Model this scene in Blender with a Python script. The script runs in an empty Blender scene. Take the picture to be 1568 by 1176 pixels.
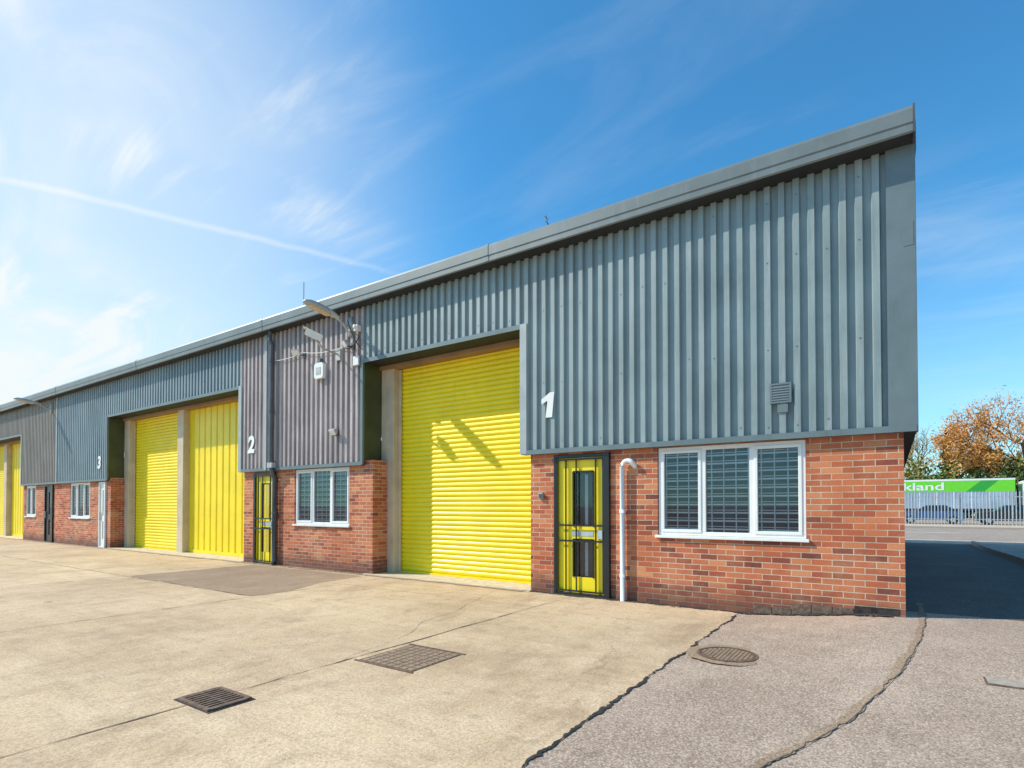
import bpy, math, random
from mathutils import Vector, noise, Euler
random.seed(7)
scene=bpy.context.scene
COL=scene.collection
TH=math.radians(34.23)

# ---------------------------------------------------------------- materials
def newmat(name):
    m=bpy.data.materials.new(name); m.use_nodes=True
    nt=m.node_tree; b=nt.nodes['Principled BSDF']
    return m,nt,b
def N(nt,t,**k):
    n=nt.nodes.new(t)
    for a,v in k.items(): setattr(n,a,v)
    return n
def L(nt,a,b): nt.links.new(a,b)
def noise_n(nt,vec,scale,detail=4,rough=0.6):
    n=N(nt,'ShaderNodeTexNoise'); n.inputs['Scale'].default_value=scale
    n.inputs['Detail'].default_value=detail; n.inputs['Roughness'].default_value=rough
    if vec is not None: L(nt,vec,n.inputs['Vector'])
    return n.outputs['Fac']
def maprange(nt,v,a,b,c=0.0,d=1.0):
    n=N(nt,'ShaderNodeMapRange'); n.interpolation_type='SMOOTHSTEP'
    L(nt,v,n.inputs[0])
    for i,x in zip((1,2,3,4),(a,b,c,d)): n.inputs[i].default_value=x
    return n.outputs[0]
def mix(nt,f,a,b,mode='MIX'):
    n=N(nt,'ShaderNodeMix',data_type='RGBA',blend_type=mode)
    if isinstance(f,(int,float)): n.inputs[0].default_value=f
    else: L(nt,f,n.inputs[0])
    for s,x in ((6,a),(7,b)):
        if isinstance(x,tuple): n.inputs[s].default_value=(x[0],x[1],x[2],1)
        else: L(nt,x,n.inputs[s])
    return n.outputs[2]
def math_n(nt,op,a,b=None,c=None):
    n=N(nt,'ShaderNodeMath',operation=op)
    for i,x in enumerate((a,b,c)):
        if x is None: continue
        if isinstance(x,(int,float)): n.inputs[i].default_value=x
        else: L(nt,x,n.inputs[i])
    return n.outputs[0]
def pos(nt): return N(nt,'ShaderNodeNewGeometry').outputs['Position']
def mapping(nt,vec,sc,loc=(0,0,0)):
    n=N(nt,'ShaderNodeMapping'); L(nt,vec,n.inputs[0]); n.inputs['Scale'].default_value=sc; n.inputs['Location'].default_value=loc
    return n.outputs[0]
def bump(nt,b,h,strength,dist):
    n=N(nt,'ShaderNodeBump'); n.inputs['Strength'].default_value=strength; n.inputs['Distance'].default_value=dist
    L(nt,h,n.inputs['Height']); L(nt,n.outputs[0],b.inputs['Normal'])
def simple(name,c,rough=0.5,metal=0.0,var=0.18,scale=3.0,dirt=None):
    m,nt,b=newmat(name); p=pos(nt)
    f=noise_n(nt,p,scale,5)
    d=tuple(x*(1-var) for x in c); e=tuple(min(1,x*(1+var)) for x in c)
    col=mix(nt,maprange(nt,f,.3,.7),d,e)
    if dirt:
        f2=noise_n(nt,mapping(nt,p,(3,3,.5),(5,2,1)),2.5,6,.7)
        col=mix(nt,maprange(nt,f2,.52,.75,0,.6),col,dirt)
    L(nt,col,b.inputs['Base Color']); b.inputs['Roughness'].default_value=rough; b.inputs['Metallic'].default_value=metal
    return m

# brick
def brick_mat():
    m,nt,b=newmat('red_brick'); p=pos(nt)
    s=N(nt,'ShaderNodeSeparateXYZ'); L(nt,p,s.inputs[0])
    u=math_n(nt,'ADD',s.outputs[0],s.outputs[1])
    c=N(nt,'ShaderNodeCombineXYZ'); L(nt,u,c.inputs[0]); L(nt,s.outputs[2],c.inputs[1])
    wob=N(nt,'ShaderNodeTexNoise'); wob.inputs['Scale'].default_value=9
    L(nt,p,wob.inputs['Vector'])
    v1=N(nt,'ShaderNodeVectorMath',operation='SCALE'); v1.inputs[3].default_value=.008; L(nt,wob.outputs['Color'],v1.inputs[0])
    v2=N(nt,'ShaderNodeVectorMath',operation='ADD'); L(nt,c.outputs[0],v2.inputs[0]); L(nt,v1.outputs[0],v2.inputs[1])
    bt=N(nt,'ShaderNodeTexBrick'); L(nt,v2.outputs[0],bt.inputs['Vector'])
    bt.inputs['Scale'].default_value=1; bt.inputs['Brick Width'].default_value=.225; bt.inputs['Row Height'].default_value=.075
    bt.inputs['Mortar Size'].default_value=.0062; bt.inputs['Mortar Smooth'].default_value=.3; bt.inputs['Bias'].default_value=0
    bt.inputs['Color1'].default_value=(0,0,0,1); bt.inputs['Color2'].default_value=(1,1,1,1); bt.inputs['Mortar'].default_value=(.5,.5,.5,1)
    r=N(nt,'ShaderNodeValToRGB'); L(nt,bt.outputs['Color'],r.inputs[0])
    e=r.color_ramp.elements; e[0].position=0; e[0].color=(.17,.045,.03,1); e[1].position=1; e[1].color=(.72,.28,.115,1)
    x=e.new(.12); x.color=(.38,.08,.035,1); x=e.new(.5); x.color=(.54,.13,.048,1); x=e.new(.82); x.color=(.63,.185,.07,1)
    big=noise_n(nt,p,1.6,5,.65)
    col=mix(nt,maprange(nt,big,.45,.75,0,.5),r.outputs[0],(.68,.31,.16))
    sp=noise_n(nt,p,60,3)
    col=mix(nt,maprange(nt,sp,.35,.7,.25,0),col,(.14,.05,.04))
    mort=mix(nt,maprange(nt,big,.35,.6),(.42,.29,.19),(.64,.48,.34))
    col=mix(nt,bt.outputs['Fac'],col,mort)
    zz=math_n(nt,'ADD',s.outputs[2],math_n(nt,'MULTIPLY',noise_n(nt,mapping(nt,p,(1,1,3)),3,6,.7),-.5))
    col=mix(nt,maprange(nt,zz,.18,-.2,0,.7),col,(.075,.045,.038))
    L(nt,col,b.inputs['Base Color']); b.inputs['Roughness'].default_value=.85
    h=math_n(nt,'ADD',math_n(nt,'MULTIPLY',bt.outputs['Fac'],-1),math_n(nt,'MULTIPLY',sp,.4))
    bump(nt,b,h,.7,.006)
    return m
M_BRICK=brick_mat()

def clad_mat(name,c,faded,amount):
    m,nt,b=newmat(name); p=pos(nt)
    streak=noise_n(nt,mapping(nt,p,(5,5,.35)),2.2,6,.7)
    blot=noise_n(nt,p,1.1,5,.6)
    sx=N(nt,'ShaderNodeSeparateXYZ'); L(nt,p,sx.inputs[0])
    cell=math_n(nt,'FLOOR',math_n(nt,'MULTIPLY',sx.outputs[0],1/.668))
    wn=N(nt,'ShaderNodeTexWhiteNoise',noise_dimensions='1D'); L(nt,cell,wn.inputs['W'])
    col=mix(nt,maprange(nt,blot,.3,.7),tuple(x*.86 for x in c),tuple(x*1.14 for x in c))
    col=mix(nt,math_n(nt,'MULTIPLY',wn.outputs['Value'],.18),col,faded)
    col=mix(nt,maprange(nt,streak,.45,.72,0,amount),col,faded)
    fine=noise_n(nt,mapping(nt,p,(30,30,4),(3,1,2)),3,4,.7)
    col=mix(nt,maprange(nt,fine,.58,.75,0,.35),col,tuple(x*.4 for x in c))
    L(nt,col,b.inputs['Base Color']); b.inputs['Roughness'].default_value=.5; b.inputs['Metallic'].default_value=0
    bump(nt,b,blot,.2,.03)
    return m
M_CLAD1=clad_mat('steel_cladding_slate',(.225,.285,.29),(.42,.47,.45),.4)
M_CLAD2=clad_mat('steel_cladding_weathered',(.33,.285,.28),(.62,.54,.50),.75)
M_CLAD3=clad_mat('steel_cladding_blue',(.20,.27,.30),(.38,.42,.43),.4)
M_CLAD4=clad_mat('steel_cladding_brownish',(.23,.21,.185),(.42,.38,.33),.4)
M_FLASH=simple('flashing_grey',(.15,.19,.195),.42,.1,.1,2,(.10,.12,.125))
M_FLASHL=simple('flashing_pale',(.36,.39,.385),.45,.1,.1)
M_FASC=simple('fascia_grey',(.17,.195,.19),.4,.1,.1,1.2,(.23,.25,.25))
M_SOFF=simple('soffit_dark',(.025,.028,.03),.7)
M_YEL=simple('yellow_paint',(.92,.71,.008),.38,0,.05,1.5,(.76,.54,.014))
M_OLIVE=simple('olive_reveal',(.06,.07,.025),.5,0,.25,2)
M_BEIGE=simple('beige_steel',(.60,.48,.33),.6,0,.12,2,(.38,.28,.19))
M_BROWN=simple('brown_lintel',(.30,.18,.09),.6,0,.15,2)
M_BLACK=simple('black_paint',(.014,.015,.017),.35,0,.2)
M_WHITE=simple('white_upvc',(.82,.81,.77),.35,0,.04,2,(.62,.6,.55))
M_GREYP=simple('grey_plastic',(.42,.43,.42),.5)
M_DGREY=simple('dark_grey_metal',(.10,.11,.12),.45,.3)
M_GALV=simple('galvanised_steel',(.42,.46,.48),.5,.3,.15,8)
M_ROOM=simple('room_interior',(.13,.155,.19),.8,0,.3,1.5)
M_BARS=simple('window_grille_bar',(.78,.79,.79),.5,0,.1)
M_IRON=simple('cast_iron',(.18,.115,.08),.7,.2,.35,25)
M_IRON2=simple('cast_iron_dark',(.045,.04,.038),.6,.4,.35,25)
M_KERB=simple('kerb_concrete',(.38,.32,.26),.9,0,.2,14)
M_CRACK=simple('joint_dirt',(.15,.10,.065),.95,0,.35,18)
M_TAR=simple('bitumen',(.04,.03,.027),.9,0,.5,12)
M_MOSS=simple('moss_and_grit',(.13,.095,.05),.95,0,.5,20)
M_RUBBER=simple('rubber',(.02,.02,.02),.8)
M_SILL=simple('pale_concrete_sill',(.60,.50,.36),.9,0,.15,6)

def glass_mat():
    m=bpy.data.materials.new('window_glass'); m.use_nodes=True; nt=m.node_tree; nt.nodes.clear()
    o=N(nt,'ShaderNodeOutputMaterial'); t=N(nt,'ShaderNodeBsdfTransparent'); t.inputs[0].default_value=(.82,.87,.9,1)
    g=N(nt,'ShaderNodeBsdfGlossy'); g.inputs['Roughness'].default_value=.02
    f=N(nt,'ShaderNodeFresnel'); f.inputs[0].default_value=1.5
    a=math_n(nt,'ADD',f.outputs[0],.04)
    mx=N(nt,'ShaderNodeMixShader'); L(nt,a,mx.inputs[0]); L(nt,t.outputs[0],mx.inputs[1]); L(nt,g.outputs[0],mx.inputs[2]); L(nt,mx.outputs[0],o.inputs[0])
    return m
M_GLASS=glass_mat()

def concrete_mat():
    m,nt,b=newmat('yard_concrete'); p=pos(nt)
    big=noise_n(nt,p,.35,6,.62); mid=noise_n(nt,p,2.3,7,.7); fine=noise_n(nt,p,45,4,.7)
    col=mix(nt,maprange(nt,big,.3,.7),(.50,.345,.195),(.76,.565,.35))
    s=N(nt,'ShaderNodeSeparateXYZ'); L(nt,p,s.inputs[0])
    bx=math_n(nt,'FLOOR',math_n(nt,'MULTIPLY',math_n(nt,'ADD',s.outputs[0],4.1),1/4.3)); by=math_n(nt,'FLOOR',math_n(nt,'MULTIPLY',math_n(nt,'SUBTRACT',s.outputs[1],.2),1/4.68))
    wn=N(nt,'ShaderNodeTexWhiteNoise',noise_dimensions='2D'); cb=N(nt,'ShaderNodeCombineXYZ'); L(nt,bx,cb.inputs[0]); L(nt,by,cb.inputs[1]); L(nt,cb.outputs[0],wn.inputs['Vector'])
    col=mix(nt,maprange(nt,mid,.38,.72,0,.55),col,(.80,.625,.42))
    st=noise_n(nt,mapping(nt,p,(1,.5,1),(7,3,0)),1.1,9,.78)
    col=mix(nt,maprange(nt,st,.48,.68,0,.7),col,(.36,.235,.14))
    drag=noise_n(nt,mapping(nt,p,(.35,4,1),(1,5,0)),1.6,7,.75)
    col=mix(nt,maprange(nt,drag,.48,.72,0,.45),col,(.38,.265,.165))
    blot=noise_n(nt,p,7,5,.7)
    col=mix(nt,maprange(nt,blot,.52,.72,0,.5),col,(.30,.20,.125))
    oil=noise_n(nt,mapping(nt,p,(1,1,1),(4,9,0)),1.7,3,.5)
    col=mix(nt,maprange(nt,oil,.66,.76,0,.55),col,(.24,.165,.11))
    col=mix(nt,maprange(nt,fine,.35,.6,.42,0),col,(.27,.185,.115))
    ag=noise_n(nt,p,120,2,.5)
    col=mix(nt,maprange(nt,ag,.58,.7,0,.45),col,(.85,.72,.54))
    ag2=noise_n(nt,mapping(nt,p,(1,1,1),(9,4,2)),90,2,.5)
    col=mix(nt,maprange(nt,ag2,.62,.72,0,.6),col,(.2,.135,.085))
    v=N(nt,'ShaderNodeTexVoronoi',feature='DISTANCE_TO_EDGE'); v.inputs['Scale'].default_value=.33
    wob=N(nt,'ShaderNodeTexNoise'); wob.inputs['Scale'].default_value=1.2; wob.inputs['Detail'].default_value=8; L(nt,p,wob.inputs['Vector'])
    vm=N(nt,'ShaderNodeVectorMath',operation='MULTIPLY_ADD'); L(nt,wob.outputs['Color'],vm.inputs[0]); vm.inputs[1].default_value=(1.1,1.1,0); L(nt,p,vm.inputs[2])
    L(nt,vm.outputs[0],v.inputs['Vector'])
    cr=maprange(nt,v.outputs['Distance'],0.0,.004,1,0)
    gate=maprange(nt,noise_n(nt,p,.5,2),.5,.6)
    col=mix(nt,math_n(nt,'MULTIPLY',math_n(nt,'MULTIPLY',cr,gate),.4),col,(.2,.14,.09))
    b.inputs['Roughness'].default_value=.9
    hv=N(nt,'ShaderNodeHueSaturation'); L(nt,col,hv.inputs['Color']); L(nt,math_n(nt,'ADD',math_n(nt,'MULTIPLY',wn.outputs['Value'],.12),.95),hv.inputs['Value']); L(nt,hv.outputs[0],b.inputs['Base Color'])
    bump(nt,b,math_n(nt,'ADD',fine,math_n(nt,'MULTIPLY',mid,1.5)),.6,.009)
    return m
def asphalt_mat(name,c0,c1,stone,grain=55,st=.6,gap=.5,bs=.45):
    m,nt,b=newmat(name); p=pos(nt)
    big=noise_n(nt,p,.5,6,.65); mid=noise_n(nt,p,3,6,.7); worn=noise_n(nt,mapping(nt,p,(1,.6,1),(2,8,0)),1.3,8,.75)
    col=mix(nt,maprange(nt,big,.3,.7),c0,c1)
    col=mix(nt,maprange(nt,mid,.48,.75,0,.5),col,tuple(x*.55 for x in c0))
    col=mix(nt,maprange(nt,worn,.46,.66,0,.55),col,tuple(min(1,x*1.3) for x in c1))
    v=N(nt,'ShaderNodeTexVoronoi'); v.inputs['Scale'].default_value=grain; L(nt,p,v.inputs['Vector'])
    sx=N(nt,'ShaderNodeSeparateXYZ'); L(nt,v.outputs['Color'],sx.inputs[0])
    col=mix(nt,maprange(nt,sx.outputs[0],.5,.95,0,st),col,stone)
    col=mix(nt,maprange(nt,sx.outputs[1],.7,.95,0,.5),col,tuple(x*.45 for x in c0))
    col=mix(nt,maprange(nt,v.outputs['Distance'],.4,.75,0,gap),col,tuple(x*.4 for x in c0))
    L(nt,col,b.inputs['Base Color']); b.inputs['Roughness'].default_value=.92
    h=math_n(nt,'ADD',math_n(nt,'MULTIPLY',v.outputs['Distance'],-.6),mid)
    bump(nt,b,h,bs,.006)
    return m
M_CONC=concrete_mat()
M_ASPH=asphalt_mat('weathered_asphalt',(.37,.265,.19),(.50,.375,.285),(.68,.54,.43),80,.6,.5,.5)
M_PATCH=asphalt_mat('asphalt_patch_brown',(.31,.21,.135),(.41,.29,.19),(.48,.36,.25),80)
M_ROAD=asphalt_mat('road_asphalt',(.36,.28,.22),(.44,.355,.29),(.46,.39,.32),30)
M_PAVE=asphalt_mat('pavement_surface',(.58,.45,.33),(.66,.54,.41),(.68,.57,.45),30)
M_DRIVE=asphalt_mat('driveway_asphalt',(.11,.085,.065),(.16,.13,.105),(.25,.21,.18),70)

# ---------------------------------------------------------------- mesh builder
class MB:
    def __init__(s): s.v=[];s.f=[];s.m=[];s.mats=[]
    def mi(s,mat):
        if mat not in s.mats: s.mats.append(mat)
        return s.mats.index(mat)
    def face(s,pts,mat):
        i=len(s.v); s.v+= [tuple(p) for p in pts]; s.f.append(tuple(range(i,i+len(pts)))); s.m.append(s.mi(mat))
    def box(s,x0,x1,y0,y1,z0,z1,mat,bev=0.0):
        if x0>x1:x0,x1=x1,x0
        if y0>y1:y0,y1=y1,y0
        if z0>z1:z0,z1=z1,z0
        i=len(s.v); s.v+=[(x,y,z) for z in (z0,z1) for y in (y0,y1) for x in (x0,x1)]
        for f in ((0,2,3,1),(4,5,7,6),(0,1,5,4),(2,6,7,3),(0,4,6,2),(1,3,7,5)):
            s.f.append(tuple(i+a for a in f)); s.m.append(s.mi(mat))
    def obox(s,c,size,rot,mat,taper=1.0):
        i=len(s.v)
        for z in (-.5,.5):
            for y in (-.5,.5):
                for x in (-.5,.5):
                    k=taper if y>0 else 1
                    p=rot@Vector((x*size[0]*k,y*size[1],z*size[2]*k))+Vector(c); s.v.append(tuple(p))
        for f in ((0,2,3,1),(4,5,7,6),(0,1,5,4),(2,6,7,3),(0,4,6,2),(1,3,7,5)):
            s.f.append(tuple(i+a for a in f)); s.m.append(s.mi(mat))
    def tube(s,pts,r,mat,n=10,caps=True,r2=None):
        pts=[Vector(p) for p in pts]; rings=[]
        up=Vector((0.13,0.21,1)).normalized()
        for k,p in enumerate(pts):
            if k==0:d=pts[1]-p
            elif k==len(pts)-1:d=p-pts[k-1]
            else:d=(pts[k+1]-p).normalized()+(p-pts[k-1]).normalized()
            d.normalize()
            a=d.cross(up if abs(d.dot(up))<.97 else Vector((1,0,0))).normalized(); b=d.cross(a)
            rr=r if r2 is None else r+(r2-r)*k/(len(pts)-1)
            i=len(s.v); rings.append(i)
            for j in range(n):
                t=2*math.pi*j/n; s.v.append(tuple(p+a*math.cos(t)*rr+b*math.sin(t)*rr))
        for a,b in zip(rings,rings[1:]):
            for j in range(n):
                s.f.append((a+j,a+(j+1)%n,b+(j+1)%n,b+j)); s.m.append(s.mi(mat))
        if caps:
            s.f.append(tuple(rings[0]+j for j in range(n))); s.m.append(s.mi(mat))
            s.f.append(tuple(rings[-1]+j for j in range(n))); s.m.append(s.mi(mat))
    def extr(s,prof,a0,a1,axis,mat,close=False,caps=False):
        def P(q,a):
            if axis=='x': return (a,q[0],q[1])
            if axis=='z': return (q[0],q[1],a)
            return (q[0],a,q[1])
        n=len(prof); rng=range(n if close else n-1)
        for k in rng:
            p,q=prof[k],prof[(k+1)%n]
            s.face([P(p,a0),P(q,a0),P(q,a1),P(p,a1)],mat)
        if caps:
            s.face([P(q,a0) for q in prof],mat); s.face([P(q,a1) for q in prof],mat)
    def build(s,name,parent=None,bevel=0,smooth=False):
        me=bpy.data.meshes.new(name); me.from_pydata(s.v,[],s.f)
        for m in s.mats: me.materials.append(m)
        me.polygons.foreach_set('material_index',s.m)
        if smooth: me.polygons.foreach_set('use_smooth',[True]*len(s.f))
        me.update()
        o=bpy.data.objects.new(name,me); COL.objects.link(o)
        if parent: o.parent=parent
        if bevel:
            b=o.modifiers.new('bevel','BEVEL'); b.width=bevel; b.segments=2; b.limit_method='ANGLE'; b.angle_limit=math.radians(40)
        return o
def empty(name,loc=(0,0,0)):
    o=bpy.data.objects.new(name,None); o.location=loc; COL.objects.link(o); return o

def smooth(a,b,x):
    t=max(0,min(1,(x-a)/(b-a))); return t*t*(3-2*t)
def gh(x,y):
    return .13*smooth(-1.65,0.0,x)*smooth(3.8,7.4,y)*(1-smooth(14,24,y))

# ---------------------------------------------------------------- ground
def grid_sheet(name,xs,ys,dz,mat,edge=None):
    v=[];f=[]
    for y in ys:
        for i,x in enumerate(xs):
            xx=x
            if edge and i==len(xs)-1: xx=x+edge(y)
            v.append((xx,y,gh(xx,y)+dz))
    n=len(xs)
    for j in range(len(ys)-1):
        for i in range(n-1):
            f.append((j*n+i,j*n+i+1,(j+1)*n+i+1,(j+1)*n+i))
    me=bpy.data.meshes.new(name); me.from_pydata(v,[],f); me.materials.append(mat)
    me.polygons.foreach_set('use_smooth',[True]*len(f)); me.update()
    o=bpy.data.objects.new(name,me); COL.objects.link(o); return o
def fr(a,b,n): return [a+(b-a)*i/n for i in range(n+1)]
xs=[-900,-300,-100,-60]+fr(-30,-3,9)+fr(-2.6,3,28)+[4,6,10,20,40,100,300,900]
ys=[-900,-300,-100,-40,-20,-10]+fr(-5,3,8)+fr(3.4,9,28)+fr(10,26,16)+[30,40,60,100,200,400,900]
grid_sheet('ground',xs,ys,0,M_ASPH)
def jag(y): return .035*noise.noise(Vector((y*2.3,0,3)))+.03*noise.noise(Vector((y*9,4,0)))+.015*noise.noise(Vector((y*31,4,0)))
grid_sheet('concrete_yard',[-60,-45,-30,-20,-12,-8,-5,-3,-2,-1.66],fr(-16,7.86,700),.004,M_CONC,jag)
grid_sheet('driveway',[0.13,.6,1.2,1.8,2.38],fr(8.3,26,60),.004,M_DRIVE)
grid_sheet('pavement',[-300,-100,-30,0,10,30,100,300],[26.2,27.5,29],.008,M_PAVE)
grid_sheet('road',[-300,-100,-30,0,10,30,100,300],[29.1,33,37,44],.004,M_ROAD)
grid_sheet('pavement',[-300,-100,-30,0,10,30,100,300],[44.2,47,49.6],.11,M_PAVE)
grid_sheet('pavement',[2.62,3.5,5,8,12,40,100],[9,12,16,20,24,26],.06,M_ASPH)
k=MB(); k.box(-300,300,44.0,44.2,-.02,.12,M_KERB)
k.build('kerb')
k=MB()
for i in range(19):
    y0=9+i*.92; k.box(2.4,2.53,y0,y0+.91,-.02,.12+gh(2.4,y0),M_KERB)
k.build('kerb',bevel=.012)
k=MB()
for i in range(-12,16): k.box(i*6,i*6+3,36.9,37.02,.0,.009,M_WHITE)
k.build('road_marking')

def strip(mb,pts,w,dz,mat,wob=.0):
    n=len(pts); Ls=[];Rs=[]
    for i,p in enumerate(pts):
        a=Vector(pts[max(0,i-1)]); b=Vector(pts[min(n-1,i+1)]); d=(b-a); d.normalize(); t=Vector((-d.y,d.x))
        ww=w*max(.08,(1+wob*noise.noise(Vector((p[0]*5,p[1]*5,1)))*1.6+wob*noise.noise(Vector((p[0]*19,p[1]*19,1)))))*.5
        q=Vector(p); l=q+t*ww; r=q-t*ww
        Ls.append((l.x,l.y,gh(l.x,l.y)+dz)); Rs.append((r.x,r.y,gh(r.x,r.y)+dz))
    for i in range(n-1): mb.face([Ls[i],Rs[i],Rs[i+1],Ls[i+1]],mat)
def line(p,q,n,wig=0):
    out=[]
    for i in range(n+1):
        t=i/n; x=p[0]+(q[0]-p[0])*t; y=p[1]+(q[1]-p[1])*t
        out.append((x+wig*noise.noise(Vector((y*1.5,x*1.5,2))),y+wig*noise.noise(Vector((x*1.5,y*1.5,7)))))
    return out
j=MB()
for X,y0 in ((-4.1,-10),(-8.15,-10),(-12.6,-10),(-17,-10),(-21.5,-10),(-26,-10),(-30.5,-10),(-35,-10)):
    strip(j,line((X,y0),(X,7.7),260,.02),.010,.008,M_CRACK,.9)
strip(j,line((-8.15,4.88),(-40,4.88),300,.02),.013,.0085,M_CRACK,.9)
strip(j,line((-8.15,.2),(-40,.2),300,.02),.011,.0085,M_CRACK,.9)
strip(j,line((-4.1,6.6),(-8.1,6.55),60,.05),.006,.0085,M_CRACK,.9)
strip(j,line((-4.1,3.3),(-5.4,7.4),80,.12),.004,.0085,M_CRACK,.9)
strip(j,[( -1.655+jag(y),y) for y in fr(-10,7.55,900)],.020,.0075,M_TAR,1.0)
j.build('ground_joints')
e=MB()
cp=[(.30,9),(.28,7.8),(.2,6.7),(.02,5.5),(-.26,4.25),(-.62,3.2),(-1.0,2.2),(-1.3,1.0),(-1.5,-1)]
pp=[]
for a,b in zip(cp,cp[1:]):
    for i in range(28): 
        t=i/28; pp.append((a[0]+(b[0]-a[0])*t+.018*noise.noise(Vector((a[1]+t,0,0))*3)+.008*noise.noise(Vector((a[1]+t,0,0))*17),a[1]+(b[1]-a[1])*t))
strip(e,pp,.05,.006,M_PATCH,.8)
strip(e,[(p[0]+.026,p[1]) for p in pp],.006,.008,M_CRACK,1.0)
e.build('edging_strip')
p=MB()
poly=[(-12.55,4.93),(-8.2,4.9),(-8.2,5.6),(-8.6,6.4),(-8.75,7.55),(-12.6,7.55)]
p.face([(x,y,.0065) for x,y in poly],M_PATCH); p.build('asphalt_patch')
p=MB(); strip(p,line((-50,7.72),(-5,7.72),200,.0),.16,.0105,M_PATCH,.5); strip(p,line((-4.9,7.74),(-.0,7.74),160,0),.10,.012,M_TAR,.8)
for s_ in range(160):
    x=random.uniform(-13,.1)
    if -8.7<x<-5: continue
    y=random.uniform(7.62,7.78); r=random.uniform(.006,.022); z=gh(x,y)+.012
    p.face([(x-r,y,z),(x,y-r,z+r*.4),(x+r,y,z),(x,y+r*.6,z+r)],M_MOSS)
p.build('wall_base_dirt')

def ring_cover(name,cx,cy,r,mat,mat2):
    m=MB(); z=gh(cx,cy)+.004; n=40
    def circ(rr,zz,w=0): return [(cx+rr*(1+w*noise.noise(Vector((i*.9,3,0))))*math.cos(2*math.pi*i/n),cy+rr*(1+w*noise.noise(Vector((i*.9,3,0))))*math.sin(2*math.pi*i/n),zz) for i in range(n)]
    m.face(circ(r*1.35,z+.006,.15),M_PATCH)
    a=circ(r*1.0,z+.012);b=circ(r*.9,z+.012)
    for i in range(n): m.face([a[i],a[(i+1)%n],b[(i+1)%n],b[i]],mat)
    m.face(circ(r*.95,z+.008),M_TAR)
    m.face(circ(r*.88,z+.010),mat)
    for i in range(-6,7):
        for k2 in range(-6,7):
            x=i*r*.13;y=k2*r*.13
            if x*x+y*y<(r*.82)**2: m.box(cx+x-.012,cx+x+.012,cy+y-.008,cy+y+.008,z+.009,z+.014,mat2)
    return m.build(name)
ring_cover('manhole_cover',-1.28,5.45,.27,M_IRON,M_PATCH)
m=MB(); cx,cy=-3.68,3.75; m.box(cx-.33,cx+.33,cy-.33,cy+.33,-.02,.009,M_IRON)
for i in range(8):
    for q in range(8):
        x=cx-.28+i*.08;y=cy-.28+q*.08
        m.box(x-.032,x+.032,y-.032,y+.032,.0,.011,M_PATCH)
m.box(cx-.36,cx+.36,cy-.36,cy-.335,0,.011,M_IRON);m.box(cx-.36,cx+.36,cy+.335,cy+.36,0,.011,M_IRON)
m.build('manhole_cover')
m=MB(); cx,cy=-4.05,2.14
m.box(cx-.24,cx+.24,cy-.17,cy+.17,-.01,.0085,M_TAR)
for i in range(9):
    x=cx-.18+i*.045; m.box(x-.011,x+.011,cy-.13,cy+.13,0,.02,M_IRON)
for yy in (cy-.145,cy+.145): m.box(cx-.21,cx+.21,yy-.015,yy+.015,0,.021,M_IRON)
for xx in (cx-.205,cx+.205): m.box(xx-.012,xx+.012,cy-.13,cy+.13,0,.021,M_IRON)
m.box(cx-.2,cx+.2,cy-.012,cy+.012,0,.0195,M_IRON2)
m.build('drain_grate')
m=MB(); cx,cy=.75,5.6; z=gh(cx,cy); m.box(cx-.16,cx+.16,cy-.1,cy+.1,0,z+.008,M_KERB); m.box(cx-.175,cx+.175,cy-.115,cy+.115,0,z+.005,M_CRACK); m.build('access_cover')

# ---------------------------------------------------------------- building
B=empty('industrial_unit_terrace')
YB=7.80; YC=7.758; YF=7.708
ZC=2.287; ZT=5.55; ZO=4.35
XE=.123; XCL=.255
def wall(mb,x0,x1,z0,z1,ops,y=YB,depth=.14,mat=None):
    xs=sorted({x0,x1,*[o[0] for o in ops],*[o[1] for o in ops]}); zs=sorted({z0,z1,*[o[2] for o in ops],*[o[3] for o in ops]})
    for a,b in zip(xs,xs[1:]):
        for c,d in zip(zs,zs[1:]):
            mx,mz=(a+b)/2,(c+d)/2
            if any(o[0]<mx<o[1] and o[2]<mz<o[3] for o in ops): continue
            mb.face([(a,y,c),(b,y,c),(b,y,d),(a,y,d)],mat)
    for o in ops:
        a,b,c,d=o; Y=y+depth
        mb.face([(a,y,c),(a,Y,c),(a,Y,d),(a,y,d)],mat); mb.face([(b,y,c),(b,Y,c),(b,Y,d),(b,y,d)],mat)
        mb.face([(a,y,c),(b,y,c),(b,Y,c),(a,Y,c)],mat); mb.face([(a,y,d),(b,y,d),(b,Y,d),(a,Y,d)],mat)
WZ=(.985,2.24)
W=[(-2.777,-.874),(-11.36,-9.457),(-24.95,-23.10),(-29.75,-28.55),(-41,-39.1),(-45.5,-43.6)]
D=[(-4.493,-3.506,'y'),(-13.03,-12.08,'y'),(-22.35,-21.72,'w'),(-27.55,-26.55,'b'),(-42.5,-41.6,'b')]
SEG=[(-4.93,XE),(-13.45,-8.74),(-30.04,-21.40),(-47,-38.5)]
wmb=MB()
for a,b in SEG:
    ops=[(w[0],w[1],WZ[0],WZ[1]) for w in W if a<w[0]<b]+[(d[0],d[1],-.2,2.22) for d in D if a<d[0]<b]
    wall(wmb,a,b,-.3,ZC+.06,ops,mat=M_BRICK)
    for x in (a,b): 
        if x!=XE: wmb.face([(x,YB,-.3),(x,YB+.42,-.3),(x,YB+.42,ZC+.06),(x,YB,ZC+.06)],M_BRICK)
wmb.face([(XE,YB,-.3),(XE,25,-.3),(XE,25,ZC+.06),(XE,YB,ZC+.06)],M_BRICK)
wmb.face([(XE,25,-.3),(-56,25,-.3),(-56,25,ZC+.06),(XE,25,ZC+.06)],M_BRICK)
wmb.face([(-56,YB,-.3),(-56,25,-.3),(-56,25,5.7),(-56,YB,5.7)],M_BRICK)
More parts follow.
